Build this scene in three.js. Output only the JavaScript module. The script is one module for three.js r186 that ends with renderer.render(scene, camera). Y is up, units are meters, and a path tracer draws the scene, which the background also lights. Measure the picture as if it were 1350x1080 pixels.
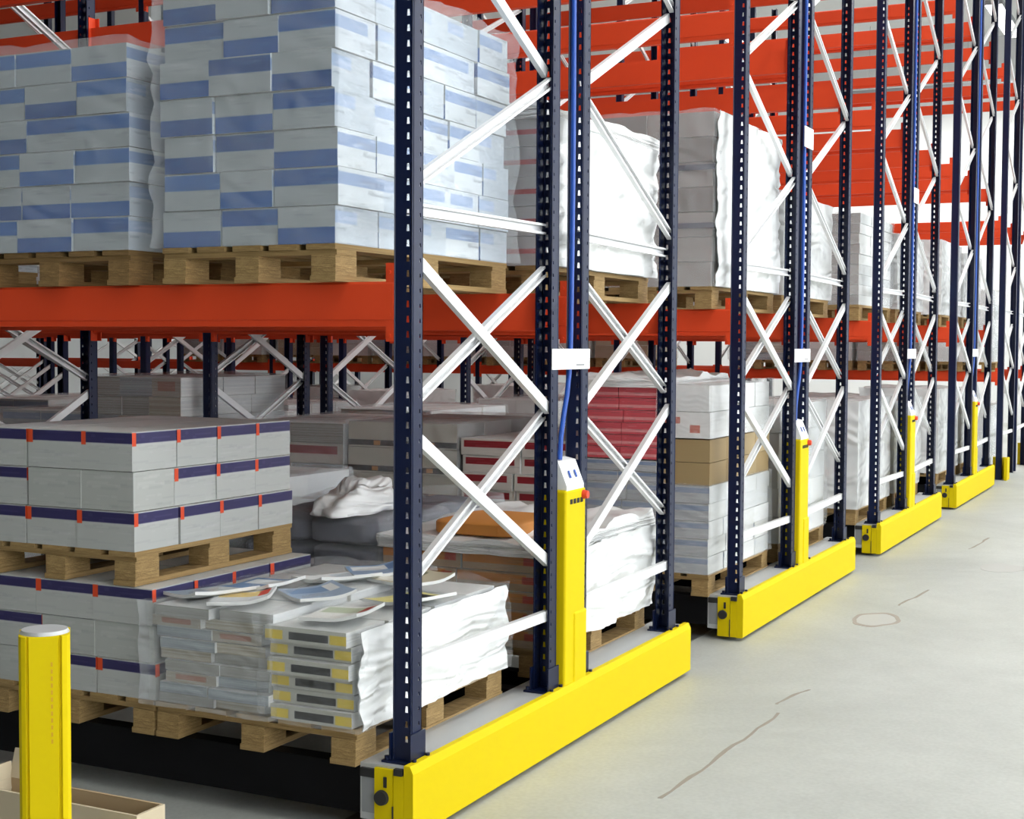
import * as THREE from 'three';
import { mergeGeometries, mergeVertices, toCreasedNormals } from 'three/addons/utils/BufferGeometryUtils.js';
import { RoundedBoxGeometry } from 'three/addons/geometries/RoundedBoxGeometry.js';
import { RectAreaLightUniformsLib } from 'three/addons/lights/RectAreaLightUniformsLib.js';

// ---------------------------------------------------------------- camera, light, exposure
const renderer = new THREE.WebGLRenderer({ antialias: true });
renderer.toneMapping = THREE.LinearToneMapping;
renderer.toneMappingExposure = 1.12;
renderer.shadowMap.enabled = true;
RectAreaLightUniformsLib.init();
const scene = new THREE.Scene();
scene.background = new THREE.Color(6.0, 6.2, 6.4);   // bright overcast sky outside the added windows
const camera = new THREE.PerspectiveCamera(31.727, 1350 / 1080, 0.05, 200);
camera.position.set(2.3331, 1.649, 0);
camera.up.set(-0.02517034, 0.99897358, -0.03765958);
camera.lookAt(2.3331 - 0.43821161, 1.649 - 0.04488492, -0.89775048);
scene.add(camera);

const CEILING = 8.4, LAMP_Y = 7.75;
// ceiling lamps: [x, z, length along z, power]
const LAMP_POWER = 40;
const LAMPS = [];
for (const [z, k] of [[4, 0.5], [-1.5, 0.7], [-6, 1], [-10.5, 1], [-15, 1], [-19.5, 1], [-24, 1]]) LAMPS.push([3.0, z, k]);
for (const [z, k] of [[-2, 0.9], [-8, 1.2], [-14, 1.2], [-20, 1.2]]) LAMPS.push([7.2, z, k]);
for (const [z, k] of [[-7.4, 0.3], [-14.8, 0.5], [-22.4, 0.9]]) LAMPS.push([-1.9, z, k]);
LAMPS.push([-1.4, -28.6, 1.2]);
for (const [z, k] of [[-14.8, 0.35], [-22.4, 0.6], [-27.4, 0.6]]) LAMPS.push([-6.5, z, k]);
for (const x of [-0.2, -3.4, -6.6, -11]) LAMPS.push([x, -30.9, 0.9, 6.95]);

// ---------------------------------------------------------------- helpers
function rng(seed) {
  let a = seed >>> 0;
  return () => { a = (a + 0x6D2B79F5) | 0; let t = Math.imul(a ^ (a >>> 15), 1 | a); t = (t + Math.imul(t ^ (t >>> 7), 61 | t)) ^ t; return ((t ^ (t >>> 14)) >>> 0) / 4294967296; };
}
const used = new Map();
function numbered(name) {
  const n = used.get(name) || 0; used.set(name, n + 1);
  return n ? `${name}_${String(n).padStart(3, '0')}` : name;
}
function shade(m) { m.castShadow = true; m.receiveShadow = true; return m; }
function thing(name, label, category, [x, y, z] = [0, 0, 0], group) {
  const o = new THREE.Group(); o.name = numbered(name); o.position.set(x, y, z);
  o.userData = { label, category }; if (group) o.userData.group = group;
  scene.add(o); return o;
}
function part(name, geo, mat, parent, label) {
  const m = shade(new THREE.Mesh(geo, mat)); m.name = name; parent.add(m);
  if (label) m.userData.label = label;
  return m;
}
function sub(name, parent) { const g = new THREE.Group(); g.name = name; parent.add(g); return g; }
function structure(name, geo, mat) { const m = part(name, geo, mat, scene); m.userData.kind = 'structure'; return m; }
const bx = (x0, x1, y0, y1, z0, z1) => new THREE.BoxGeometry(x1 - x0, y1 - y0, z1 - z0).translate((x0 + x1) / 2, (y0 + y1) / 2, (z0 + z1) / 2);
const rbx = (x0, x1, y0, y1, z0, z1, r) => new RoundedBoxGeometry(x1 - x0, y1 - y0, z1 - z0, 2, r).translate((x0 + x1) / 2, (y0 + y1) / 2, (z0 + z1) / 2);
function hash3(x, y, z) { let h = Math.imul(x, 374761393) ^ Math.imul(y, 668265263) ^ Math.imul(z, 2147483647 - 5); h = Math.imul(h ^ (h >>> 13), 1274126177); return ((h ^ (h >>> 16)) >>> 0) / 4294967296; }
function noise(x, y, z) {
  const xi = Math.floor(x), yi = Math.floor(y), zi = Math.floor(z); let r = 0;
  const s = t => t * t * (3 - 2 * t), u = s(x - xi), v = s(y - yi), w = s(z - zi);
  for (let i = 0; i < 8; i++) { const a = i & 1, b = (i >> 1) & 1, c = i >> 2; r += hash3(xi + a, yi + b, zi + c) * (a ? u : 1 - u) * (b ? v : 1 - v) * (c ? w : 1 - w); }
  return r * 2 - 1;
}
function canvasTexture(w, h, draw) {
  const c = document.createElement('canvas'); c.width = w; c.height = h; draw(c.getContext('2d'), w, h);
  const t = new THREE.CanvasTexture(c); t.colorSpace = THREE.SRGBColorSpace; t.magFilter = THREE.LinearFilter; return t;
}
function dataTexture(n, fn, srgb, repeat = 1) {
  const d = new Uint8Array(n * n * 4);
  for (let j = 0; j < n; j++) for (let i = 0; i < n; i++) { const c = fn(i / n, j / n); for (let k = 0; k < 3; k++) d[(j * n + i) * 4 + k] = Math.max(0, Math.min(255, Array.isArray(c) ? c[k] : c)); d[(j * n + i) * 4 + 3] = 255; }
  const t = new THREE.DataTexture(d, n, n); t.magFilter = THREE.LinearFilter; t.minFilter = THREE.LinearMipmapLinearFilter; t.generateMipmaps = true;
  t.wrapS = t.wrapT = THREE.RepeatWrapping; t.repeat.set(repeat, repeat); if (srgb) t.colorSpace = THREE.SRGBColorSpace; t.needsUpdate = true; return t;
}
// noise that repeats with period 1 in u and v
const tnoise = (u, v, f, s) => { const a = u * Math.PI * 2, b = v * Math.PI * 2, r = f / 6.283; return noise(Math.cos(a) * r + 50 + s, Math.sin(a) * r + Math.cos(b) * r * 1.3 + 50, Math.sin(b) * r + 50 - s); };

// ---------------------------------------------------------------- materials
const std = (color, roughness = 0.6, metalness = 0, extra = {}) => new THREE.MeshStandardMaterial({ color, roughness, metalness, ...extra });
const phys = (color, roughness, extra) => new THREE.MeshPhysicalMaterial({ color, roughness, ...extra });
const concrete = dataTexture(512, (u, v) => {
  const a = tnoise(u, v, 3, 0) * 9 + tnoise(u, v, 11, 7) * 5 + tnoise(u, v, 40, 3) * 4 + (hash3((u * 512) | 0, (v * 512) | 0, 5) - 0.5) * 10;
  return [177 + a, 180 + a, 175 + a];
}, true);
const woodGrain = dataTexture(256, (u, v) => { const g = tnoise(u * 1, v, 26, 1) * 12 + noise(u * 3, v * 90, 2) * 26; return [152 + g, 125 + g * 0.9, 80 + g * 0.7]; }, true);
const wrinkle = dataTexture(256, (u, v) => { const q = tnoise(u, v, 5, 2); return 128 + 70 * Math.sin((v * 7 + q * 1.1 + u * 2) * 6.283) * (0.5 + 0.5 * tnoise(u, v, 4, 9)) + 50 * tnoise(u, v, 16, 4); }, false);
const M = {
  floor: std('#ffffff', 0.5, 0, { map: concrete }),
  navy: phys(new THREE.Color(0.0035, 0.009, 0.042), 0.34, { specularIntensity: 0.7 }),
  orange: phys(new THREE.Color(0.75, 0.066, 0.016), 0.55, { specularIntensity: 0.6 }),
  galv: std(new THREE.Color(0.78, 0.79, 0.8), 0.42, 0.35),
  yellow: phys(new THREE.Color(0.69, 0.53, 0.0), 0.62, { specularIntensity: 0.3 }),
  black: phys(new THREE.Color(0.003, 0.003, 0.004), 0.6, { specularIntensity: 0.3 }),
  rubber: std(new THREE.Color(0.02, 0.02, 0.02), 0.85),
  steel: std(new THREE.Color(0.52, 0.54, 0.55), 0.5, 0.3),
  grey: std(new THREE.Color(0.26, 0.27, 0.28), 0.6),
  wood: std('#ffffff', 0.8, 0, { map: woodGrain }),
  woodDark: std(new THREE.Color(0.72, 0.66, 0.6), 0.85, 0, { map: woodGrain }),
  white: std(new THREE.Color(0.85, 0.86, 0.86), 0.5),
  blueCable: std(new THREE.Color(0.01, 0.08, 0.42), 0.4),
  red: std(new THREE.Color(0.7, 0.06, 0.02), 0.4),
  wall: std(new THREE.Color(0.72, 0.74, 0.74), 0.8),
  wallDark: std(new THREE.Color(0.45, 0.46, 0.47), 0.85),
  filmThin: phys(new THREE.Color(0.8, 0.84, 0.87), 0.15, { transparent: true, opacity: 0.1, bumpMap: wrinkle, bumpScale: 0.03, side: THREE.DoubleSide }),
  film: phys(new THREE.Color(0.8, 0.84, 0.87), 0.15, { transparent: true, opacity: 0.19, bumpMap: wrinkle, bumpScale: 0.03, side: THREE.DoubleSide }),
  filmHeavy: phys(new THREE.Color(0.88, 0.9, 0.91), 0.24, { transparent: true, opacity: 0.62, bumpMap: wrinkle, bumpScale: 0.03, side: THREE.DoubleSide }),
  sheet: phys(new THREE.Color(0.86, 0.88, 0.88), 0.3, { bumpMap: wrinkle, bumpScale: 0.012, side: THREE.DoubleSide }),
  boardShaded: std(new THREE.Color(0.42, 0.31, 0.18), 0.85),  // shaded inside of the carton, shade painted in as darker brown
  boardLit: std(new THREE.Color(0.55, 0.47, 0.33), 0.85),  // same cardboard painted paler where light falls on it
  tube: new THREE.MeshStandardMaterial({ color: 0xffffff, emissive: new THREE.Color(1, 0.99, 0.96), emissiveIntensity: 5 }),
};
M.boardShaded.bumpMap = null;

// ---------------------------------------------------------------- the hall
{
  const f = new THREE.BoxGeometry(52, 0.3, 60).translate(-10, -0.15, -14);
  const uv = f.attributes.uv, p = f.attributes.position; for (let i = 0; i < uv.count; i++) uv.setXY(i, p.getX(i) / 5, p.getZ(i) / 5);
  structure('floor', f, M.floor);
  structure('ceiling', bx(-36, 16, CEILING, CEILING + 0.2, -44, 16), M.wall);
  structure('wall_far', bx(-36, 16, 0, CEILING, -33.3, -33), M.wall);
  // right wall with an added row of unseen windows lighting the load sides
  const WY0 = 1.6, WY1 = 6.6, piers = [], wins = [];
  for (let z = -31; z < 8; z += 5) wins.push([z, z + 4.2]);
  let zl = -33; for (const [a, b] of wins) { piers.push(bx(10.5, 10.8, WY0, WY1, zl, a)); zl = b; } piers.push(bx(10.5, 10.8, WY0, WY1, zl, 16));
  structure('wall_right', mergeGeometries([bx(10.5, 10.8, 0, WY0, -33, 16), bx(10.5, 10.8, WY1, CEILING, -33, 16), ...piers]), M.wall);
  const added_pane = new THREE.MeshPhysicalMaterial({ color: 0xffffff, roughness: 0.02, transmission: 1, thickness: 0 });
  wins.forEach(([a, b], i) => {
    const w = sub(`window_${i + 1}`, scene); w.userData.kind = 'structure';  // added unseen window, lets in side light
    part('added_window_frame', mergeGeometries([bx(10.6, 10.68, WY0, WY0 + 0.07, a, b), bx(10.6, 10.68, WY1 - 0.07, WY1, a, b), bx(10.6, 10.68, WY0, WY1, a, a + 0.07), bx(10.6, 10.68, WY0, WY1, b - 0.07, b), bx(10.6, 10.68, WY0, WY1, (a + b) / 2 - 0.03, (a + b) / 2 + 0.03), bx(10.6, 10.68, 4.2, 4.26, a, b)]), M.grey, w);
    part('added_pane', bx(10.635, 10.64, WY0, WY1, a, b), added_pane, w);
  });
  structure('ground', bx(11, 60, -0.4, -0.2, -70, 40), M.wallDark);  // unseen ground outside the added windows, blocks sky light from below
  structure('wall_left', bx(-24.3, -24, 0, CEILING, -33, 16), M.wall);
  structure('wall_back', bx(-24, 10.5, 0, CEILING, 12, 12.3), M.wallDark);
  // joint in the slab along the aisle, worn open in places, and two repair patches
  const r = rng(4);
  const joint = [];
  for (const [a, b] of [[-2.5, -4.1], [-4.9, -6.3], [-6.45, -6.8], [-9.3, -10.0], [-12.2, -13]]) {
    const s = new THREE.Shape(), n = 14, up = [];
    for (let i = 0; i <= n; i++) { const t = i / n, z = a + (b - a) * t, x = 0.55 + (i ? 0.012 * noise(z * 6, 1, 2) : 0) + 0.06 * t, w = 0.004 + 0.007 * Math.abs(noise(z * 9, 4, 4)); s[i ? 'lineTo' : 'moveTo'](x - w, -z); up.push([x + w, -z]); }
    for (const q of up.reverse()) s.lineTo(...q);
    joint.push(new THREE.ExtrudeGeometry(s, { depth: 0.0015, bevelEnabled: false }).rotateX(-Math.PI / 2));
  }
  structure('trim_1', mergeGeometries(joint), std(new THREE.Color(0.31, 0.28, 0.235), 0.9));
  const blob = (cx, cz, rx, rz, k) => { const s = new THREE.Shape(); for (let i = 0; i < 40; i++) { const a = i / 40 * 6.2832, q = 1 + 0.13 * noise(Math.cos(a) * 2 + cx * 9, Math.sin(a) * 2, k); s[i ? 'lineTo' : 'moveTo'](cx + rx * q * Math.cos(a), -(cz + rz * q * Math.sin(a))); } return s; };
  const ring = blob(0.52, -8.75, 0.145, 0.24, 1); ring.holes.push(blob(0.52, -8.75, 0.12, 0.2, 1));
  structure('trim_2', new THREE.ExtrudeGeometry(ring, { depth: 0.0015, bevelEnabled: false }).rotateX(-Math.PI / 2), std(new THREE.Color(0.36, 0.32, 0.28), 0.9));
  structure('trim_3', new THREE.ExtrudeGeometry([blob(0.52, -8.75, 0.118, 0.195, 1), blob(0.93, -11.25, 0.16, 0.22, 5)], { depth: 0.0015, bevelEnabled: false }).rotateX(-Math.PI / 2), std(new THREE.Color(0.47, 0.47, 0.45), 0.7));
  // rails on which the racks travel
  structure('trim_4', mergeGeometries([-0.3, -3.75, -7.42, -11.1].map(x => bx(x - 0.04, x + 0.04, 0, 0.004, -18, -3.2))), std(new THREE.Color(0.2, 0.2, 0.2), 0.4, 0.6));
}

// ---------------------------------------------------------------- ceiling lamps
{
  const count = {}, ORDER = ['first', 'second', 'third', 'fourth', 'fifth', 'sixth', 'seventh'];
  for (const [x, z, k, low] of LAMPS) {
    const row = z < -30 ? 'by the far wall behind the racks' : x > 5 ? 'near the right wall' : x > 0 ? 'over the open aisle' : x > -4 ? 'above the rack ends' : 'above the racks deep inside';
    const i = count[row] = (count[row] ?? -1) + 1;
    const t = thing('ceiling_lamp', `long glowing ceiling lamp ${row}, ${ORDER[i]} of its row`, 'lamp', [x, low || LAMP_Y, z], `ceiling lamps ${row}`);
    const drop = CEILING - (low || LAMP_Y) - 0.1; if (low) t.rotation.y = Math.PI / 2;
    part('housing', rbx(-0.16, 0.16, 0.012, 0.1, -1.5, 1.5, 0.01), M.grey, t);
    part('diffuser', bx(-0.14, 0.14, 0, 0.012, -1.48, 1.48), M.tube, t);
    for (const s of [-1, 1]) part('hanger', new THREE.CylinderGeometry(0.006, 0.006, drop, 6).translate(0, 0.1 + drop / 2, s), M.steel, t);
    const l = new THREE.RectAreaLight(0xfffdf8, LAMP_POWER * k, 0.28, 2.96);
    l.position.set(0, -0.02, 0); l.rotation.x = -Math.PI / 2; t.add(l);
  }
}

// ---------------------------------------------------------------- racks
const Z0 = 4.0564, BAR = 2.782, SP = 3.6734, ZA = 0.0998, AB = 1.1, BC = 0.3101, BAY = 3.67, XP = -0.08;
const OFF = { A: ZA, B: ZA + AB, C: ZA + AB + BC, D: ZA + 2 * AB + BC };
const Zw = (k, n) => -(Z0 + k * SP + OFF[n]);
const BASE = 0.25, TOP = 6.7;
const LEVELS = [1.707, 3.36, 5.01], BEAM_H = 0.149;

function uprightGeo(holes, y0, top) {
  const g = [], w = 0.035, t = 0.004, d = 0.07;
  const plate = (wid, hw, hh, cx) => {
    const s = new THREE.Shape([new THREE.Vector2(-wid / 2, y0), new THREE.Vector2(wid / 2, y0), new THREE.Vector2(wid / 2, top), new THREE.Vector2(-wid / 2, top)]);
    if (holes) for (let y = y0 + 0.07; y < Math.min(top, 4.6) - 0.05; y += 0.05) s.holes.push(new THREE.Path([new THREE.Vector2(cx - hw, y), new THREE.Vector2(cx - hw * 0.7, y + hh), new THREE.Vector2(cx + hw * 0.7, y + hh), new THREE.Vector2(cx + hw, y)]));
    return new THREE.ExtrudeGeometry(s, { depth: t, bevelEnabled: false });
  };
  g.push(plate(2 * w - 0.012, 0.0065, 0.022, 0.0165).translate(0, 0, d / 2 - t));
  for (const s of [-1, 1]) {
    g.push(plate(d - 0.008, 0.0045, 0.013, 0.012).rotateY(Math.PI / 2).translate(s * w - (s > 0 ? t : 0), 0, -0.004));
    const c = new THREE.BoxGeometry(t * 1.3, top - y0, 0.0128).rotateY(s * Math.PI / 4).translate(s * (w - 0.0045), (top + y0) / 2, d / 2 - 0.0045); g.push(c.toNonIndexed());
    g.push(bx(s > 0 ? w - 0.007 : -w, s > 0 ? w : -w + 0.007, y0, top, -d / 2, -d / 2 + t).toNonIndexed());
  }
  return mergeGeometries(g.map(q => { const r = q.index ? q.toNonIndexed() : q; r.deleteAttribute('uv'); return r; }));
}
const UPRIGHT = uprightGeo(true, BASE, TOP), UPRIGHT_FAR = uprightGeo(false, BASE, TOP), UPRIGHT_FLOOR = uprightGeo(false, 0, TOP);
const FOOT = mergeGeometries([bx(-0.065, 0.065, BASE, BASE + 0.008, -0.06, 0.06), bx(-0.042, -0.036, BASE, BASE + 0.1, -0.05, 0.05), bx(0.036, 0.042, BASE, BASE + 0.1, -0.05, 0.05), ...[[-0.053, 0.045], [0.053, 0.045], [-0.053, -0.045], [0.053, -0.045]].map(([x, z]) => new THREE.CylinderGeometry(0.008, 0.008, 0.014, 6).translate(x, BASE + 0.014, z))]);
const braceCache = new Map();
function braceGeo(len, flip) {
  const key = len.toFixed(3) + flip;
  if (!braceCache.has(key)) {
    const a = 0.021, b = 0.011, t = 0.004, v = (x, y) => new THREE.Vector2(x, y);
    const s = new THREE.Shape([v(-a, -b), v(a, -b), v(a, b), v(a - 0.009, b), v(a - 0.009, b - t), v(a - t, b - t), v(a - t, -b + t), v(-a + t, -b + t), v(-a + t, b - t), v(-a + 0.009, b - t), v(-a + 0.009, b), v(-a, b)]);
    const g = new THREE.ExtrudeGeometry(s, { depth: len, bevelEnabled: false }).translate(0, 0, -len / 2);
    if (flip) g.rotateZ(Math.PI);
    braceCache.set(key, g);
  }
  return braceCache.get(key);
}
// braces of a frame, in (share of the depth, height): [s0, y0, s1, y1]
function bracePattern(mirror, top = TOP) {
  const p = [[0, 0.575, 1, 0.56], [0, 0.835, 1, 1.378], [0, 1.352, 1, 0.775], [0, 1.432, 1, 1.948], [0, 1.944, 1, 1.388], [0, 2.1, 1, 2.11]];
  let y = 2.178, s = 0;
  while (y + 0.55 < top) { p.push([s, y, 1 - s, y + 0.514]); y += 0.545; s = 1 - s; }
  return mirror ? p.map(([a, b, c, d]) => [1 - a, b, 1 - c, d]) : p;
}
function frame(parent, x, za, zb, mirror, geo, foot = true) {
  const f = sub('upright_frame', parent);
  const u1 = part('upright', geo, M.navy, f); u1.position.set(x, 0, za);
  const u2 = part('upright', geo, M.navy, f); u2.position.set(x, 0, zb); u2.rotation.y = Math.PI;
  if (foot) for (const z of [za, zb]) part('foot_plate', FOOT, M.navy, f).position.set(x, 0, z);
  let i = 0;
  for (const [s0, y0, s1, y1] of bracePattern(mirror)) {
    const a = new THREE.Vector3(x, y0, za + (zb - za) * s0), b = new THREE.Vector3(x, y1, za + (zb - za) * s1);
    if (a.z < b.z) { const t = a.clone(); a.copy(b); b.copy(t); }
    const len = a.distanceTo(b) - 0.02, m = part('brace', braceGeo(len, i < 6 ? 1 - i % 2 : i % 2), M.galv, f);
    m.position.copy(a).lerp(b, 0.5); m.position.x += (i % 2 ? -1 : 1) * 0.0115;
    // length along z, wide side in the plane of the frame
    const dir = b.clone().sub(a).normalize(), side = new THREE.Vector3(1, 0, 0), up = new THREE.Vector3().crossVectors(dir, side);
    m.quaternion.setFromRotationMatrix(new THREE.Matrix4().makeBasis(up.negate(), side, dir));
    i++;
  }
  return f;
}
const beamCache = new Map();
function beamGeo(len, h) {
  const key = `${len},${h}`;
  if (!beamCache.has(key)) {
    const v = (x, y) => new THREE.Vector2(x, y), l = 0.02;
    const s = new THREE.Shape([v(0, 0), v(0.04, 0), v(0.04, l), v(0.046, l + 0.004), v(0.046, h - 0.008), v(0.04, h), v(0, h)]);
    beamCache.set(key, new THREE.ExtrudeGeometry(s, { depth: len, bevelEnabled: false }).rotateY(-Math.PI / 2));
  }
  return beamCache.get(key);
}
const CONNECTOR = mergeGeometries([bx(-0.03, 0, -0.05, 0.21, 0.036, 0.042), bx(-0.004, 0.0, -0.05, 0.21, -0.02, 0.036), ...[-0.03, 0.04, 0.12, 0.18].map(y => new THREE.CylinderGeometry(0.006, 0.006, 0.006, 8).rotateX(Math.PI / 2).translate(-0.015, y, 0.044))]);
// one beam: front face looks to +z when dirZ = 1, to -z when dirZ = -1
function beam(parent, xr, len, y, z, dirZ, h = BEAM_H) {
  const b = part('beam', beamGeo(len, h), M.orange, parent);
  if (dirZ > 0) b.position.set(xr, y, z - 0.004); else { b.rotation.y = Math.PI; b.position.set(xr - len, y, z + 0.004); }
  const cs = h / BEAM_H;
  for (const e of [0, 1]) { const c = part('connector', CONNECTOR, M.orange, b); c.scale.y = cs; if (e) { c.scale.x = -1; c.position.x = -len; } }
  return b;
}
const SHADOW_LABELS = ['first', 'second', 'third', 'fourth'];
function mobileRack(k, nf, label) {
  const r = thing('mobile_pallet_rack', label, 'storage rack', [0, 0, -(Z0 + k * SP)]);
  const xe = XP - BAY * (nf - 1) - 0.12;
  // yellow guard along the aisle end, with bevelled top edge
  const v = (x, y) => new THREE.Vector2(x, y);
  const gs = new THREE.Shape([v(-0.035, 0.02), v(-0.006, 0.02), v(0, 0.026), v(0, 0.236), v(-0.012, 0.262), v(-0.035, 0.262)]);
  part('guard_bar', new THREE.ExtrudeGeometry(gs, { depth: BAR, bevelEnabled: false }).translate(0, 0, -BAR), M.yellow, r);
  part('base_beam', bx(-0.21, -0.035, 0.06, BASE, -BAR + 0.005, -0.012), M.steel, r);
  // end caps
  for (const [z, s] of [[0, 1], [-BAR, -1]]) {
    const c = part('end_cap', mergeGeometries([bx(-0.075, -0.036, 0.022, 0.225, Math.min(z, z - s * 0.012), Math.max(z, z - s * 0.012)), bx(-0.148, -0.078, 0.022, 0.242, Math.min(z, z - s * 0.012), Math.max(z, z - s * 0.012))]), M.yellow, r);
    part('button', new THREE.CylinderGeometry(0.024, 0.026, 0.016, 20).rotateX(Math.PI / 2).translate(-0.118, 0.145, z + s * 0.006), M.rubber, c);
    part('slot', bx(-0.112, -0.1, 0.18, 0.215, z - 0.003, z + 0.003), M.rubber, c);
    part('latch', bx(-0.07, -0.04, 0.227, 0.249, z - 0.008, z + 0.008), M.rubber, c);
    part('seam', bx(-0.0785, -0.0745, 0.022, 0.12, z - 0.004, z + 0.004), M.rubber, c);
  }
  const br = part('sensor_bracket', bx(-0.2, -0.152, 0.085, 0.205, -0.05, -0.006), M.grey, r);
  part('bracket_cap', bx(-0.204, -0.15, 0.206, 0.235, -0.055, 0.0), M.rubber, br);
  // travelling chassis below the pallets
  for (const z of [-0.02, -1.2, -1.5, -BAR + 0.08]) part('chassis_beam', bx(xe, -0.212, 0.075, 0.238, z - 0.07, z), M.black, r);
  for (let i = 1; i < nf; i++) part('chassis_beam', bx(XP - BAY * i - 0.09, XP - BAY * i + 0.09, 0.075, BASE, -BAR + 0.08, -0.02), M.black, r);
  for (let i = 0; i < nf; i++) for (const z of [-0.6, -BAR + 0.6]) part('wheel', new THREE.CylinderGeometry(0.1, 0.1, 0.06, 20).rotateZ(Math.PI / 2).translate(i ? XP - BAY * i - 0.2 : -0.3, 0.105, z), M.steel, r);
  for (let i = 0; i < nf; i++) {
    frame(r, XP - BAY * i, -OFF.A, -OFF.B, false, k < 3 && i < 2 ? UPRIGHT : UPRIGHT_FAR);
    frame(r, XP - BAY * i, -OFF.C, -OFF.D, true, k < 3 && i < 2 ? UPRIGHT : UPRIGHT_FAR);
  }
  for (let i = 0; i < nf - 1; i++) for (const y of LEVELS) {
    const xr = XP - 0.035 - BAY * i, len = BAY - 0.07;
    beam(r, xr, len, y, -OFF.A, 1); beam(r, xr, len, y, -OFF.B, -1); beam(r, xr, len, y, -OFF.C, 1); beam(r, xr, len, y, -OFF.D, -1);
  }
  // yellow control column between the two frames
  const cz0 = -OFF.B - 0.045, cz1 = -OFF.C + 0.02;
  const cc = sub('control_column', r);
  part('column_body', rbx(-0.125, -0.018, BASE, 1.06, cz1 + 0.02, cz0 - 0.02, 0.012), M.yellow, cc);
  const cs = new THREE.Shape([v(0, 1.055), v(0.1, 1.055), v(0.1, 1.075), v(0.06, 1.175), v(0.012, 1.185), v(0, 1.18)]);
  part('column_top', new THREE.ExtrudeGeometry(cs, { depth: cz0 - cz1 - 0.07, bevelEnabled: false }).translate(-0.122, 0, cz1 + 0.035), M.white, cc);
  for (const z of [-0.03, 0.03]) part('mark', bx(-0.0, 0.003, -0.016, 0.016, -0.006, 0.006).rotateZ(0.38).translate(-0.036, 1.12, (cz0 + cz1) / 2 + z), M.blueCable, cc);
  for (const z of [-0.055, -0.02, 0.015, 0.05]) part('mark', bx(-0.0185, -0.016, 1.0, 1.02, (cz0 + cz1) / 2 + z - 0.012, (cz0 + cz1) / 2 + z + 0.012), M.rubber, cc);
  part('column_shoe', rbx(-0.11, -0.012, BASE, 0.55, cz1 + 0.012, cz1 + 0.14, 0.01), M.yellow, cc);
  part('push_button', new THREE.CylinderGeometry(0.016, 0.02, 0.024, 16).rotateZ(-Math.PI / 2).translate(-0.008, 1.03, cz1 + 0.05), M.red, cc);
  const cab = new THREE.CatmullRomCurve3([new THREE.Vector3(-0.07, 1.18, cz0 - 0.07), new THREE.Vector3(-0.07, 1.3, cz0 - 0.085), new THREE.Vector3(-0.06, 1.5, cz0 - 0.13), new THREE.Vector3(-0.06, 2.0, cz0 - 0.155), new THREE.Vector3(-0.06, 3.5, cz0 - 0.155), new THREE.Vector3(-0.06, TOP - 0.1, cz0 - 0.155)]);
  part('cable', new THREE.TubeGeometry(cab, 60, 0.011, 8), M.blueCable, r, 'blue cable running down to the yellow column');
  part('conduit', rbx(-0.1, -0.075, 1.16, 1.56, cz0 - 0.05, cz0 - 0.015, 0.008), M.white, r, 'white cable conduit');
  const pl = part('label_plate', bx(-0.044, -0.04, 1.55, 1.634, -OFF.C - 0.04, -OFF.B + 0.03), M.white, r);
  for (const [y, h] of [[1.565, 0.006]]) part('print_line', bx(-0.0405, -0.0385, y, y + h, -OFF.C + 0.02, -OFF.C + 0.1), M.grey, pl);
  return r;
}
mobileRack(0, 3, 'nearest blue and orange mobile pallet rack on a yellow guarded base');
mobileRack(1, 4, 'second mobile pallet rack from the front, behind the nearest yellow base');
mobileRack(2, 4, 'third mobile pallet rack from the front, between the second and fourth yellow bases');
mobileRack(3, 5, 'fourth mobile pallet rack from the front, last one with a long yellow base');
// small white plates higher on the racks behind
{
  const rack = n => scene.children.find(o => o.name === n);
  for (const [n, y] of [['mobile_pallet_rack_001', 2.98], ['mobile_pallet_rack_002', 2.96]]) part('label_plate', bx(-0.044, -0.038, y - 0.065, y + 0.065, -OFF.C - 0.03, -OFF.B - 0.13), M.white, rack(n));
}
// fixed rack behind the mobile ones
{
  const r = thing('fixed_pallet_rack', 'fixed pallet rack at the far end, with a low thin orange beam', 'storage rack', [0, 0, -(Z0 + 4 * SP)]);
  const nf = 6, lv = [[1.22, 0.125], [3.1, 0.13], [4.98, 0.13]];
  for (let i = 0; i < nf; i++) {
    frame(r, XP - BAY * i, -OFF.A, -OFF.B, false, UPRIGHT_FLOOR, false);
    frame(r, XP - BAY * i, -OFF.C, -OFF.D, true, UPRIGHT_FLOOR, false);
    if (i < nf - 1) for (const [y, h] of lv) for (const [n, d] of [['A', 1], ['B', -1], ['C', 1], ['D', -1]]) beam(r, XP - 0.035 - BAY * i, BAY - 0.07, y, -OFF[n], d, h);
  }
  const v = (x, y) => new THREE.Vector2(x, y);
  for (const [n, h] of [['A', 0.27], ['D', 0.3]]) {
    const g = new THREE.Shape([v(-0.16, 0.09), v(-0.16, 0.12), v(0.03, 0.12), v(0.03, -0.1), v(0.0, -0.1), v(0.0, 0.09)]);
    part('corner_guard', new THREE.ExtrudeGeometry(g, { depth: h, bevelEnabled: true, bevelSize: 0.004, bevelThickness: 0.004, bevelSegments: 1 }).rotateX(-Math.PI / 2).translate(0, 0.004, -OFF[n] + 0.02), M.yellow, r);
  }
}

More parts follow.
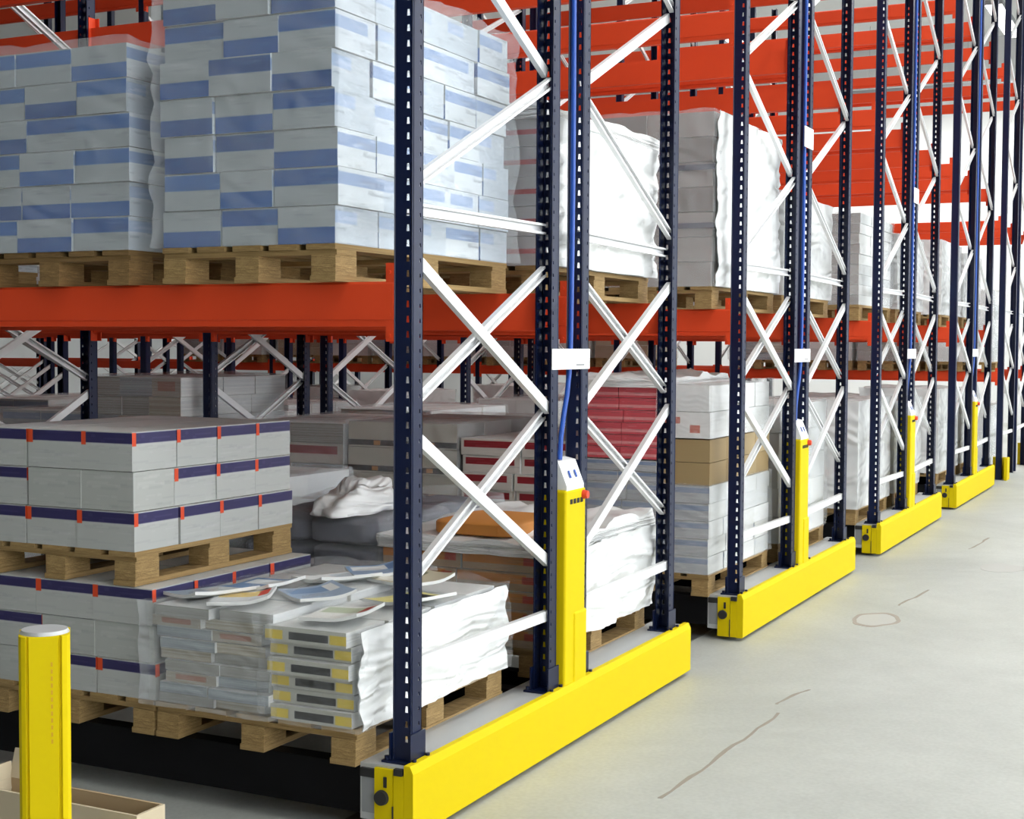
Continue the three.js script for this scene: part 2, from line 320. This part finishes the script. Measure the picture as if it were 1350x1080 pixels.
// ---------------------------------------------------------------- pallets
const PB = 0.125;
function palletGeos(w, d) {
  const o = { deck_board: [], stringer_board: [], block: [], bottom_board: [] };
  const bw = w * 0.16, gap = (w - 5 * bw) / 4;
  for (let i = 0; i < 5; i++) { const x = -w / 2 + i * (bw + gap); o.deck_board.push(bx(x, x + bw, 0.106, PB, -d / 2, d / 2)); }
  for (const s of [-1, 0, 1]) { const z = s * (d / 2 - 0.07); o.stringer_board.push(bx(-w / 2, w / 2, 0.088, 0.1055, z - 0.06, z + 0.06)); for (const q of [-1, 0, 1]) { const x = q * (w / 2 - 0.05); o.block.push(bx(x - 0.048, x + 0.048, 0.02, 0.0875, z - 0.065, z + 0.065)); } }
  for (const q of [-1, 0, 1]) { const x = q * (w / 2 - 0.05); o.bottom_board.push(bx(x - 0.05, x + 0.05, 0, 0.0195, -d / 2, d / 2)); }
  return o;
}
const pgCache = new Map();
function pallet(label, x, y, z, w, d, detail, dark) {
  const key = `${w.toFixed(3)},${d.toFixed(3)}`;
  if (!pgCache.has(key)) pgCache.set(key, palletGeos(w, d));
  const g = pgCache.get(key), t = thing('wooden_pallet', label, 'pallet', [x, y, z]), m = dark ? M.woodDark : M.wood;
  if (detail) for (const n of Object.keys(g)) for (const q of g[n]) part(n, q, m, t);
  else for (const n of ['deck_board', 'block', 'bottom_board']) { const q = n === 'deck_board' ? [...g.deck_board, ...g.stringer_board] : g[n]; const e = part(n, mergeGeometries(q), m, t); e.userData.kind = 'stuff'; }
  return t;
}

// ---------------------------------------------------------------- goods
const C = s => new THREE.Color(s);
const face = (base, draw, rough = 0.55) => std('#ffffff', rough, 0, { map: canvasTexture(128, 64, (c, w, h) => { c.fillStyle = base; c.fillRect(0, 0, w, h); draw(c, w, h); }) });
const plain = (c, r = 0.6) => std(C(c), r);
function speckle(c, w, h, seed, a) { const r = rng(seed); for (let i = 0; i < 26; i++) { c.fillStyle = `rgba(${r() < 0.5 ? '255,255,255' : '60,70,80'},${a})`; c.fillRect(r() * w, r() * h, 8 + r() * 50, 1 + r() * 4); } }
const P = {
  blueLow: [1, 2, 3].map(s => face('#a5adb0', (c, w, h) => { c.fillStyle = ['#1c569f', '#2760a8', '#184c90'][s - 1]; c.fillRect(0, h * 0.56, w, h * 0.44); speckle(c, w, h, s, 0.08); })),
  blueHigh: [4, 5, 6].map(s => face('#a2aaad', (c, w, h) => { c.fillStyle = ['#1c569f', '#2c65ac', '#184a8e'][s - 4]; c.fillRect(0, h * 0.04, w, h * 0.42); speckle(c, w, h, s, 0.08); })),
  blueSideGlare: [7, 8, 9].map(s => face(['#c6d0d8', '#b7c3cd', '#cfd8dd'][s - 7], (c, w, h) => { c.fillStyle = ['#8fa6ca', '#9db2d1', '#7f99c2'][s - 7]; c.fillRect(0, h * 0.12, w * [0.8, 0.5, 1][s - 7], h * 0.33); speckle(c, w, h, s, 0.15); })),  // pale pack ends, made paler than the fronts with film glare painted in
  navyStripe: [10, 11].map(s => face('#b3b6b3', (c, w, h) => { c.fillStyle = '#2b2757'; c.fillRect(w * 0.06, h * 0.03, w * 0.94, h * 0.27); c.fillStyle = '#d8481e'; c.fillRect(0, h * 0.02, w * 0.09, h * 0.34); speckle(c, w, h, s, 0.05); })),
  navyPlain: [12, 13].map(s => face('#adb0ac', (c, w, h) => speckle(c, w, h, s, 0.06))),
  yellowBlack: [14, 15].map(s => face('#b4b5ad', (c, w, h) => { c.fillStyle = '#d9c24a'; c.fillRect(0, h * 0.25, w * 0.22, h * 0.6); c.fillRect(w * 0.8, h * 0.25, w * 0.2, h * 0.6); c.fillStyle = '#15161a'; c.fillRect(w * 0.3, h * 0.3, w * 0.48, h * 0.5); })),
  magazine: [16, 17, 18, 19].map(s => face(['#a39d90', '#9aa5ad', '#b0aa98', '#979893'][s - 16], (c, w, h) => { const r = rng(s); for (let y = 0; y < h; y += 3) { c.fillStyle = `rgba(${r() < 0.5 ? '90,80,70' : '240,240,235'},${0.1 + r() * 0.3})`; c.fillRect(0, y, w, 1.5); } if (s === 16) { c.fillStyle = 'rgba(160,70,50,.45)'; c.fillRect(w * 0.2, h * 0.2, w * 0.6, h * 0.5); } })),
  paperSide: [20, 21].map(s => face('#e2e4e2', (c, w, h) => { const r = rng(s); for (let y = 0; y < h; y += 3) { c.fillStyle = `rgba(${r() < 0.5 ? '120,135,165' : '255,255,255'},${0.1 + r() * 0.25})`; c.fillRect(0, y, w, 1.5); } })),
  redStripe: [face('#b8b5b4', (c, w, h) => { c.fillStyle = '#b34a4a'; c.fillRect(0, h * 0.42, w, h * 0.17); })],  // grey base paints in the shade on the front
  redStripeSideLit: [face('#e9e9e7', (c, w, h) => { c.fillStyle = '#c98f8c'; c.fillRect(0, h * 0.45, w * 0.7, h * 0.12); })],  // same bundles painted whiter for the light on the aisle side
  red: [22, 23].map(s => face('#c9515a', (c, w, h) => { c.fillStyle = '#d98f90'; c.fillRect(0, h * 0.55, w, h * 0.25); speckle(c, w, h, s, 0.14); })),
  redBand: [24, 25].map(s => face('#c9c4bc', (c, w, h) => { c.fillStyle = '#8d2028'; c.fillRect(w * 0.05, h * 0.12, w * 0.85, h * 0.4); speckle(c, w, h, s, 0.08); })),
  blackBand: [face('#b9b6a8', (c, w, h) => { c.fillStyle = '#191a1c'; c.fillRect(0, h * 0.72, w, h * 0.22); c.fillStyle = '#b9803f'; c.fillRect(w * 0.45, h * 0.74, w * 0.12, h * 0.18); })],
  brown: [plain('#a08a62'), plain('#96805a'), plain('#ab9771')],
  orange: [26, 27].map(s => face('#b0977a', (c, w, h) => { c.fillStyle = '#c87f30'; c.fillRect(0, h * 0.1, w * 0.85, h * 0.5); c.fillStyle = '#b8402a'; c.fillRect(w * 0.8, h * 0.2, w * 0.14, h * 0.4); speckle(c, w, h, s, 0.1); })),
  grey: [plain('#989592'), plain('#8a8785'), plain('#a3a09d')],
  greyBlue: [28, 29].map(s => face('#a9acb0', (c, w, h) => { c.fillStyle = '#7d8da8'; c.fillRect(0, h * 0.1, w, h * 0.3); speckle(c, w, h, s, 0.12); })),
  white: [plain('#d9dbd9', 0.5), plain('#e2e3e2', 0.5), plain('#cfd2d2', 0.5)],
  whiteRed: [30].map(s => face('#e4e4e2', (c, w, h) => { c.fillStyle = '#c2604a'; c.fillRect(w * 0.1, h * 0.2, w * 0.3, h * 0.25); c.fillRect(w * 0.6, h * 0.5, w * 0.2, h * 0.3); })),
  dark: [plain('#5d6070'), plain('#6d6f7c')],
};
const STYLES = {
  blue: { piece: 'paper_pack', z: ['blueLow', 'blueHigh'], x: 'blueSideGlare', top: 'white' },
  navy: { piece: 'carton', z: ['navyStripe', 'navyPlain'], x: 'same', top: 'white' },
  magazine: { piece: 'magazine_bundle', z: ['magazine', 'magazine'], x: 'paperSide', top: 'white' },
  yellowBlack: { piece: 'magazine_bundle', z: ['yellowBlack', 'yellowBlack'], x: 'paperSide', top: 'white' },
  redStripe: { piece: 'paper_bundle', z: ['redStripe', 'redStripe'], x: 'redStripeSideLit', top: 'white' },
  red: { piece: 'carton', z: ['red', 'red'], x: 'red', top: 'white' },
  redBand: { piece: 'carton', z: ['redBand', 'redBand'], x: 'white', top: 'white' },
  blackBand: { piece: 'carton', z: ['blackBand', 'blackBand'], x: 'grey', top: 'grey' },
  brown: { piece: 'carton', z: ['brown', 'brown'], x: 'brown', top: 'brown' },
  orange: { piece: 'sack', z: ['orange', 'orange'], x: 'white', top: 'white' },
  grey: { piece: 'carton', z: ['grey', 'grey'], x: 'white', top: 'white' },  // shaded fronts painted grey, lit aisle sides painted white
  greyBlue: { piece: 'carton', z: ['greyBlue', 'greyBlue'], x: 'white', top: 'white' },
  white: { piece: 'carton', z: ['white', 'white'], x: 'white', top: 'white' },
  whiteRed: { piece: 'carton', z: ['whiteRed', 'white'], x: 'white', top: 'white' },
  dark: { piece: 'bag', z: ['dark', 'dark'], x: 'dark', top: 'dark', soft: true },
  magMix: { piece: 'magazine_bundle', z: ['magazine', 'redBand'], x: 'paperSide', top: 'white' },
};
const UNIT = new THREE.BoxGeometry(1, 1, 1).translate(0, 0.5, 0);
const SOFT = (() => { const g = new RoundedBoxGeometry(1, 1, 1, 3, 0.22).translate(0, 0.5, 0); return g; })();
function filmGeo(w, d, h, amp, seed) {
  let g = new THREE.BoxGeometry(w, h, d, Math.max(4, Math.round(w / 0.06)), Math.max(4, Math.round(h / 0.05)), Math.max(4, Math.round(d / 0.06))).translate(0, h / 2, 0);
  const p = g.attributes.position;
  for (let i = 0; i < p.count; i++) {
    const x = p.getX(i), y = p.getY(i), z = p.getZ(i);
    const n = Math.abs(noise(x * 5 + seed, y * 9, z * 5)) * amp + Math.abs(noise(x * 14 + seed, y * 26, z * 14)) * amp * 0.5;
    const lift = y > h * 0.97 ? Math.abs(noise(x * 6 + seed, 3, z * 6)) * amp * 1.6 : 0;
    p.setXYZ(i, x + Math.sign(x) * n * (Math.abs(x) > w / 2 - 1e-4 ? 1 : 0), y + lift, z + Math.sign(z) * n * (Math.abs(z) > d / 2 - 1e-4 ? 1 : 0));
  }
  g.computeVertexNormals();
  return g;
}
let loadSeed = 100;
// a stack of pieces standing on (x0..x1, y, z0..z1): only the outer pieces exist
function load(name, label, style, { xr, w, zf, d, y, h, nx, ny, nz, film, jit = 0.006, fill = 1, amp = 0.012, alt = 0, cap, band, side }) {
  const st = STYLES[style], seed = loadSeed++, r = rng(seed * 77), t = thing(name, label, 'goods', [xr - w / 2, y, zf - d / 2]);
  const ph = h / ny, geo = st.soft ? SOFT : UNIT;
  for (let iy = 0; iy < ny; iy++) {
    const cut = n => { const a = [0]; for (let i = 0; i < n; i++) a.push(a[i] + 1 + (r() - 0.5) * 0.25); return a.map(q => q / a[n] - 0.5); };
    const cx = cut(nx), cz = cut(nz), sx = (r() - 0.5) * jit * 1.5, sz = (r() - 0.5) * jit * 1.5;
    for (let ix = 0; ix < nx; ix++) for (let iz = 0; iz < nz; iz++) {
      if (!(iz === nz - 1 || ix === nx - 1 || ix === 0 || iy === ny - 1)) continue;
      if (iy === ny - 1 && fill < 1 && r() > fill) continue;
      const pw = (cx[ix + 1] - cx[ix]) * w - 0.004, pd = (cz[iz + 1] - cz[iz]) * d - 0.004;
      const pick = a => a[Math.floor(r() * a.length)];
      const vi = style === 'navy' ? (r() < (ix === 1 && nx > 2 ? 0.35 : 0.75) ? 0 : 1) : (ix + (iy >> 0) + alt + (r() < 0.15 ? 1 : 0)) % 2;
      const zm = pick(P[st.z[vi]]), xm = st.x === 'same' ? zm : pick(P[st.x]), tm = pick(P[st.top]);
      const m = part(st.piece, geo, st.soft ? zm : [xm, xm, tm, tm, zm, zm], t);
      m.scale.set(pw, ph - 0.003, pd);
      m.position.set((cx[ix] + cx[ix + 1]) / 2 * w + sx + (r() - 0.5) * jit, iy * ph, (cz[iz] + cz[iz + 1]) / 2 * d + sz + (r() - 0.5) * jit);
    }
  }
  if (band) for (let i = 1; i <= band; i++) part('strap', mergeGeometries([bx(-w / 2 - 0.009, w / 2 + 0.009, 0, 0.03, d / 2 + 0.006, d / 2 + 0.01), bx(w / 2 + 0.006, w / 2 + 0.01, 0, 0.03, -d / 2, d / 2 + 0.008)]).translate(0, h * i / (band + 1), 0), P.dark[0], t);
  if (film) {
    const e = jit + 0.004;
    part('stretch_film', filmGeo(w + 2 * e, d + 2 * e, h + 0.006, amp, seed), film === 2 ? M.filmHeavy : film === 3 ? M.sheet : film === 4 ? M.filmThin : M.film, t);
  }
  if (side) {
    const g = new THREE.BoxGeometry(0.004, h, d + 0.02, 1, Math.round(h / 0.022), Math.round(d / 0.035)).translate(w / 2 + 0.012, h / 2, 0), p = g.attributes.position;
    for (let i = 0; i < p.count; i++) { const Y = p.getY(i), Z = p.getZ(i); p.setX(i, p.getX(i) + side * (0.6 * Math.abs(noise(seed, Y * 7, Z * 3)) + 0.4 * Math.abs(noise(seed + 3, Y * 19 + Z * 5, Z * 9)) + 0.25 * Math.abs(noise(seed + 5, Y * 40 - Z * 12, Z * 22)))); }
    g.computeVertexNormals(); part('side_sheet', g, M.sheet, t, 'white wrapping on the aisle side');
  }
  if (cap) part('top_sheet', filmGeo(w + 0.03, d + 0.03, 0.05, 0.03, seed + 9).translate(0, h - 0.01, 0), M.sheet, t);
  return t;
}
const CH = 0.24, B1 = LEVELS[0] + BEAM_H;
// pallet plus goods on it
function palletLoad(name, label, plabel, style, o) {
  const detail = o.detail !== false;
  pallet(plabel, o.xr - o.w / 2, o.y, o.zf - o.d / 2, o.w, o.d, detail, o.dark);
  return load(name, label, style, { ...o, y: o.y + PB });
}
// --- nearest rack
const fA = k => Zw(k, 'A') + 0.12, fC = k => Zw(k, 'C') + 0.1;
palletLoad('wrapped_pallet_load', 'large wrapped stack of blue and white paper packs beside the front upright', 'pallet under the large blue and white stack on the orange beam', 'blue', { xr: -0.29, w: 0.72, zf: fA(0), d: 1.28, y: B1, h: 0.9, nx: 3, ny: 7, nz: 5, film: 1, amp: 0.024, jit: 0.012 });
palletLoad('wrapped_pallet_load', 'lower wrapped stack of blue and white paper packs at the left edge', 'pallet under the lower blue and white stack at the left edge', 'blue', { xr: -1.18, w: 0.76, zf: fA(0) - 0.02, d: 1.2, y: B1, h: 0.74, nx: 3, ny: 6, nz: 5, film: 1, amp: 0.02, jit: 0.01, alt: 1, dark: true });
palletLoad('wrapped_pallet_load', 'white wrapped load with red stripes standing behind the second blue upright', 'pallet under the white load with red stripes', 'redStripe', { xr: -0.2, w: 0.78, zf: fC(0), d: 1.25, y: B1, h: 0.62, nx: 2, ny: 5, nz: 3, film: 1, amp: 0.02, cap: true, side: 0.05 });
palletLoad('carton_stack', 'top stack of white cartons with navy stripes on the upper of two pallets', 'wooden pallet between the two stacks of navy striped cartons', 'navy', { xr: -1.142, w: 0.76, zf: fA(0), d: 0.98, y: CH + PB + 0.405, h: 0.435, nx: 3, ny: 3, nz: 4, alt: 1 });
palletLoad('carton_stack', 'bottom stack of white cartons with navy stripes under the wooden pallet', 'lowest pallet under the bottom stack of navy striped cartons', 'navy', { xr: -1.06, w: 0.8, zf: fA(0), d: 1.0, y: CH, h: 0.405, nx: 3, ny: 3, nz: 4 });
// magazines on the low pallet: plain bundles left, yellow and black ones right
pallet('pallet under the magazine bundles next to the black base', -0.63, CH, fA(0) - 0.55, 0.84, 1.1, true, false);
load('magazine_stack', 'grey and beige magazine bundles at the left half of the low front pallet', 'magazine', { xr: -0.57, w: 0.47, zf: fA(0), d: 1.08, y: CH + PB, h: 0.36, nx: 2, ny: 9, nz: 4, jit: 0.035, film: 1, amp: 0.015 });
load('magazine_stack', 'wrapped magazine bundles with yellow and black ends on the low front pallet', 'yellowBlack', { xr: -0.215, w: 0.33, zf: fA(0), d: 1.06, y: CH + PB, h: 0.33, nx: 1, ny: 6, nz: 4, jit: 0.024, film: 4, amp: 0.02, side: 0.05 });
palletLoad('sack_load', 'load of orange and brown sacks under a white sheet behind the second upright', 'pallet under the orange and brown sacks', 'orange', { xr: -0.2, w: 0.76, zf: fC(0), d: 1.25, y: CH, h: 0.40, nx: 2, ny: 5, nz: 4, film: 4, amp: 0.02, cap: true, side: 0.06 });
palletLoad('wrapped_pallet_load', 'dark violet wrapped bags behind the magazine bundles', 'pallet under the dark violet wrapped bags', 'dark', { xr: -1.0, w: 0.76, zf: fC(0), d: 1.2, y: CH, h: 0.5, nx: 2, ny: 4, nz: 3, film: 1, amp: 0.03 });
// --- second rack
palletLoad('wrapped_pallet_load', 'tall grey wrapped load with dark straps, upper level of second rack', 'pallet under the tall grey strapped load', 'grey', { xr: -0.2, w: 0.78, zf: fA(1), d: 1.25, y: B1, h: 0.97, nx: 2, ny: 7, nz: 3, film: 1, band: 2, detail: false, side: 0.035 });
palletLoad('wrapped_pallet_load', 'pale grey wrapped load on the upper level left of the tall strapped load', 'pallet left of the tall strapped load on the second rack', 'grey', { xr: -1.0, w: 0.78, zf: fA(1), d: 1.25, y: B1, h: 0.9, nx: 2, ny: 6, nz: 3, film: 2, detail: false });
palletLoad('wrapped_pallet_load', 'white wrapped load on the upper rear side of the second rack', 'pallet under the upper rear white load of the second rack', 'white', { xr: -0.2, w: 0.78, zf: fC(1), d: 1.25, y: B1, h: 0.66, nx: 2, ny: 5, nz: 3, film: 2, detail: false });
palletLoad('carton_stack', 'grey blue cartons in white film at the bottom of the second rack, aisle end', 'pallet under the grey blue cartons of the second rack', 'greyBlue', { xr: -0.2, w: 0.78, zf: fA(1), d: 1.2, y: CH, h: 0.5, nx: 3, ny: 5, nz: 4, film: 1, detail: false });
load('carton_stack', 'brown cartons lying on the grey blue cartons of the second rack', 'brown', { xr: -0.2, w: 0.3, zf: fA(1), d: 1.2, y: CH + PB + 0.5, h: 0.26, nx: 1, ny: 2, nz: 4 });
load('carton_stack', 'white cartons topmost over the brown cartons of the second rack', 'whiteRed', { xr: -0.2, w: 0.3, zf: fA(1), d: 1.2, y: CH + PB + 0.765, h: 0.3, nx: 1, ny: 2, nz: 4, film: 1 });
load('carton_stack', 'low white cartons between the red stack and the grey blue cartons', 'greyBlue', { xr: -0.51, w: 0.45, zf: fA(1), d: 1.2, y: CH + PB + 0.5, h: 0.13, nx: 2, ny: 2, nz: 4 });
load('carton_stack', 'stack of bright red cartons seen through the rear frame of the nearest rack', 'red', { xr: -0.51, w: 0.45, zf: fA(1), d: 1.2, y: CH + PB + 0.635, h: 0.42, nx: 2, ny: 6, nz: 4, cap: true });
palletLoad('carton_stack', 'cartons with dark red bands left of the bright red stack', 'pallet under the cartons with dark red bands', 'redBand', { xr: -1.0, w: 0.78, zf: fA(1), d: 1.2, y: CH, h: 0.72, nx: 2, ny: 7, nz: 3, detail: false, jit: 0.02 });
palletLoad('carton_stack', 'pale cartons with black bands seen left of the front upright', 'pallet under the pale cartons with black bands', 'blackBand', { xr: -1.8, w: 0.78, zf: fA(1), d: 1.2, y: CH, h: 0.8, nx: 2, ny: 5, nz: 3, detail: false, film: 1 });
palletLoad('carton_stack', 'mixed pale bundles left of the cartons with black bands', 'pallet under the mixed pale bundles of the second rack', 'magMix', { xr: -2.62, w: 0.78, zf: fA(1), d: 1.2, y: CH, h: 0.78, nx: 2, ny: 6, nz: 3, detail: false, film: 1 });
palletLoad('wrapped_pallet_load', 'low pale wrapped bundles above the navy striped cartons at the left', 'pallet under the low pale bundles at the left', 'magazine', { xr: -3.9, w: 0.8, zf: fA(1), d: 1.2, y: CH, h: 1.05, nx: 3, ny: 8, nz: 3, detail: false, film: 1 });
palletLoad('wrapped_pallet_load', 'white wrapped cartons on the lower rear side of the second rack', 'pallet under the lower rear white cartons of the second rack', 'whiteRed', { xr: -0.2, w: 0.78, zf: fC(1), d: 1.22, y: CH, h: 0.9, nx: 2, ny: 5, nz: 3, film: 1, detail: false });
// --- racks behind: [rack, row, level, bay, slot, style, height, pieces high, film]
const ORD = ['nearest', 'second', 'third', 'fourth', 'fixed far'], SLOT = ['aisle end', ...['second', 'third', 'fourth', 'fifth', 'sixth', 'seventh', 'eighth', 'ninth', 'tenth', 'eleventh', 'twelfth', 'thirteenth', 'fourteenth'].map(q => q + ' from aisle')];
const LOOK = { white: 'white', grey: 'grey', brown: 'brown', whiteRed: 'white and red printed', greyBlue: 'grey and blue', magazine: 'pale beige', red: 'red', blue: 'blue and white', redBand: 'red banded', blackBand: 'black banded' };
function far(k, row, level, slot, style, h, ny, film) {
  const bay = Math.floor(slot / 4), s = slot % 4, xr = -BAY * bay - 0.2 - 0.86 * s;
  const y = level ? (k === 4 ? 1.345 : B1) : (k === 4 ? 0.0 : CH);
  const where = `${SLOT[slot]}, ${row === 'A' ? 'front' : 'rear'} ${level ? 'upper' : 'bottom'} row of ${ORD[k]} rack`;
  palletLoad('wrapped_pallet_load', `${LOOK[style]} wrapped load, ${where}`, `pallet, ${where}`, style, { xr, w: 0.78, zf: row === 'A' ? fA(k) : fC(k), d: 1.22, y, h, nx: 2, ny, nz: 3, film, detail: false });
}
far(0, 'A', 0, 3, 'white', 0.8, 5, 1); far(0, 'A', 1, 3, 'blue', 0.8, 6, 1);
far(0, 'C', 1, 1, 'grey', 0.7, 5, 1); far(0, 'C', 0, 2, 'white', 0.6, 4, 1); far(0, 'C', 1, 2, 'magazine', 0.6, 6, 1);
for (const [slot, st, h] of [[2, 'white', 0.7], [3, 'magazine', 0.9], [4, 'grey', 0.8], [5, 'white', 0.75], [6, 'brown', 0.8]]) far(1, 'A', 1, slot, st, h, 5, 1);
for (const [slot, st, h] of [[1, 'white', 0.7], [2, 'whiteRed', 0.62], [3, 'magazine', 0.8], [5, 'white', 0.7], [7, 'greyBlue', 0.8]]) far(1, 'C', 0, slot, st, h, 5, 1);
for (const [slot, st, h] of [[5, 'greyBlue', 0.8], [6, 'white', 0.7]]) far(1, 'A', 0, slot, st, h, 5, 1);
for (const [slot, st, h] of [[0, 'grey', 0.72], [1, 'white', 0.8], [2, 'grey', 0.7], [3, 'white', 0.8], [5, 'grey', 0.75]]) far(2, 'A', 1, slot, st, h, 9, 1);
for (const [slot, st, h] of [[0, 'whiteRed', 0.85], [1, 'white', 0.7], [2, 'brown', 0.6], [3, 'white', 0.8], [4, 'redBand', 0.7], [5, 'white', 0.6], [6, 'magazine', 0.7], [7, 'white', 0.8]]) far(2, 'A', 0, slot, st, h, 5, slot ? 1 : 2);
for (const [slot, st, h] of [[0, 'white', 0.65], [1, 'grey', 0.7]]) far(2, 'C', 1, slot, st, h, 6, 2);
for (const [slot, st, h] of [[0, 'white', 0.8], [1, 'greyBlue', 0.7]]) far(2, 'C', 0, slot, st, h, 5, 2);
for (const [slot, st, h] of [[0, 'white', 0.75], [1, 'grey', 0.7], [2, 'white', 0.8]]) far(3, 'A', 1, slot, st, h, 6, 2);
for (const [slot, st, h] of [[0, 'white', 0.85], [1, 'white', 0.75], [2, 'red', 0.7], [3, 'white', 0.7], [5, 'grey', 0.8], [7, 'white', 0.7]]) far(3, 'A', 0, slot, st, h, 5, 2);
for (const [slot, st, h] of [[0, 'grey', 0.7]]) far(3, 'C', 1, slot, st, h, 6, 2);
for (const [slot, st, h] of [[0, 'white', 0.8]]) far(3, 'C', 0, slot, st, h, 5, 2);
for (let s = 0; s < 14; s++) if (s !== 4) far(4, 'A', 1, s, ['white', 'grey', 'white', 'magazine', 'white', 'brown'][s % 6], [0.9, 0.6, 0.8, 0.5, 0.75][s % 5], 5, 1);
for (let s = 0; s < 14; s++) if (s % 5 !== 3) far(4, 'A', 0, s, ['white', 'white', 'grey', 'whiteRed'][s % 4], [0.8, 0.7, 0.85][s % 3], 5, 1);

{
  const t = thing('orange_sack', 'orange sack lying flat on the white sheet over the brown sacks', 'sack', [-0.56, CH + PB + 0.447, fC(0) - 0.3]);
  const m = part('sack', SOFT, P.orange[0], t); m.material = plain('#c8833a', 0.7); m.scale.set(0.42, 0.07, 0.5);
}
// --- loose magazines on the low front pallet, and a crumpled sheet
{
  const cover = (a, b, c2) => face(a, (c, w, h) => { c.fillStyle = b; c.fillRect(w * 0.08, h * 0.1, w * 0.84, h * 0.35); c.fillStyle = c2; c.fillRect(w * 0.75, h * 0.1, w * 0.18, h * 0.4); });
  const spots = [
    ['orange and yellow magazine lying open over the front bundle edge', -0.76, 0.731, -4.16, 0.5, cover('#dfe3e6', '#e9c95a', '#d8402a')],
    ['blue magazine lying flat behind the yellow one', -0.86, 0.731, -4.42, 0.1, cover('#6d8db5', '#dfe6ea', '#9db3cc')],
    ['pale glossy magazine tilted by the navy striped cartons', -0.7, 0.7315, -4.68, -0.4, cover('#e6e9ea', '#c6d2da', '#8aa2bb')],
    ['grey blue magazine at the front left corner of the bundles', -0.93, 0.7305, -4.2, -0.3, cover('#9aa9b8', '#c9ced0', '#b0604a')],
    ['pale blue magazine between the yellow and the white one', -0.58, 0.731, -4.36, 0.9, cover('#a9bdd4', '#7f9cc0', '#e8eaea')],
    ['beige magazine at the back right of the bundles', -0.44, 0.7305, -4.8, 1.2, cover('#cdc6ae', '#e4e2d8', '#8a8d75')],
    ['blue and white brochure on the middle of the bundles', -0.66, 0.7325, -4.9, 0.7, cover('#88a5c8', '#e6eaec', '#5d7dab')],
    ['yellow magazine with a black strip on the right bundles', -0.3, 0.703, -4.55, -0.25, cover('#d8cf86', '#17181b', '#17181b')],
    ['white magazine with a red corner at the right front edge', -0.36, 0.7035, -4.19, 0.2, cover('#e6e6e2', '#b9c3a6', '#b5412f')],
  ];
  for (const [label, x, y, z, a, m] of spots) {
    const t = thing('magazine', label, 'magazine', [x, y, z]); t.rotation.y = a;
    const g = new THREE.BoxGeometry(0.21, 0.012, 0.28, 8, 1, 8), p = g.attributes.position;
    for (let i = 0; i < p.count; i++) { const q = p.getX(i) / 0.105, u = p.getZ(i) / 0.14; p.setY(i, p.getY(i) + 0.006 + 0.022 * Math.max(0, q) ** 2 + 0.01 * Math.max(0, u) ** 2); }
    g.computeVertexNormals();
    part('cover', g, [P.white[0], P.white[0], m, P.white[0], P.white[0], P.white[0]], t);
  }
  const s = thing('plastic_sheet', 'crumpled white plastic sheet heaped beside the navy striped cartons', 'plastic sheet', [-1.24, CH + PB + 0.5, -5.72]);
  const g = new THREE.SphereGeometry(1, 48, 24, 0, 6.2832, 0, 1.6).toNonIndexed(); g.deleteAttribute('normal');
  const q = mergeVertices(g), p = q.attributes.position;
  for (let i = 0; i < p.count; i++) { const x = p.getX(i), y = Math.max(0, p.getY(i)), z = p.getZ(i), k = 1 + 0.3 * noise(x * 2.3, y * 2.3 + 8, z * 2.3) + 0.1 * noise(x * 7, y * 7, z * 7); p.setXYZ(i, x * 0.15 * k, 0.01 + y * 0.13 * k, z * 0.3 * k); }
  q.computeVertexNormals(); part('sheet', q, M.sheet, s);
}

// ---------------------------------------------------------------- yellow bollard and open carton in front
{
  const t = thing('yellow_bollard', 'yellow bollard with a grey top plate in the left foreground', 'bollard', [-0.063, 0, -2.475]);
  t.rotation.y = 0.74;
  const a = 0.0555, v = (x, y) => new THREE.Vector2(x, y), s = new THREE.Shape();
  const pts = [v(-a, -a + 0.02), v(-a + 0.006, -a + 0.006), v(-a + 0.016, -a)];
  const grooves = x => [v(x - 0.004, -a), v(x - 0.0015, -a + 0.007), v(x + 0.0015, -a + 0.007), v(x + 0.004, -a)];
  pts.push(...grooves(-0.034), ...grooves(0.037), v(a - 0.016, -a), v(a - 0.006, -a + 0.006), v(a, -a + 0.02), v(a, a - 0.012), v(a - 0.012, a), v(-a + 0.012, a), v(-a, a - 0.012));
  s.setFromPoints(pts);
  part('post', new THREE.ExtrudeGeometry(s, { depth: 0.985, bevelEnabled: false }).rotateX(Math.PI / 2).rotateY(Math.PI).translate(0, 0.985, 0), M.yellow, t);
  part('top_plate', new THREE.CylinderGeometry(0.051, 0.0555, 0.008, 28).translate(0, 0.989, 0), M.steel, t);
  part('foot_plate', rbx(-0.1, 0.1, 0, 0.012, -0.1, 0.1, 0.004), M.yellow, t);
  for (let i = 0; i < 12; i++) part('print_mark', bx(0.014, 0.0185, 0.74 + i * 0.016, 0.75 + i * 0.016, a - 0.0003, a + 0.0006), std(new THREE.Color(0.62, 0.36, 0.004), 0.6), t);
}
{
  const t = thing('open_carton', 'open brown cardboard box standing behind the yellow bollard', 'box', [-0.385, 0, -2.9]);
  const w = 0.27, d = 0.055, h = 0.44, k = 0.008;
  part('side_panel', bx(-w, -w + k, 0, h, -d, d), M.boardLit, t); part('side_panel', bx(w - k, w, 0, h, -d, d), M.boardLit, t);
  part('side_panel', bx(-w + k, w - k, 0, h, d - k, d), M.boardLit, t); part('side_panel', bx(-w + k, w - k, 0, h, -d, -d + k), M.boardShaded, t);
  part('bottom_panel', bx(-w + k, w - k, 0, k, -d + k, d - k), M.boardShaded, t);
  part('flap', bx(-w, -w + k, 0, 0.075, -d, d).rotateZ(0.12).translate(0, h, 0), M.boardLit, t);
  part('flap', bx(-w, -w + 0.09, 0, 0.08, -k, 0).rotateX(-0.3).translate(0, h, -d + k), M.boardLit, t);
}

renderer.render(scene, camera);
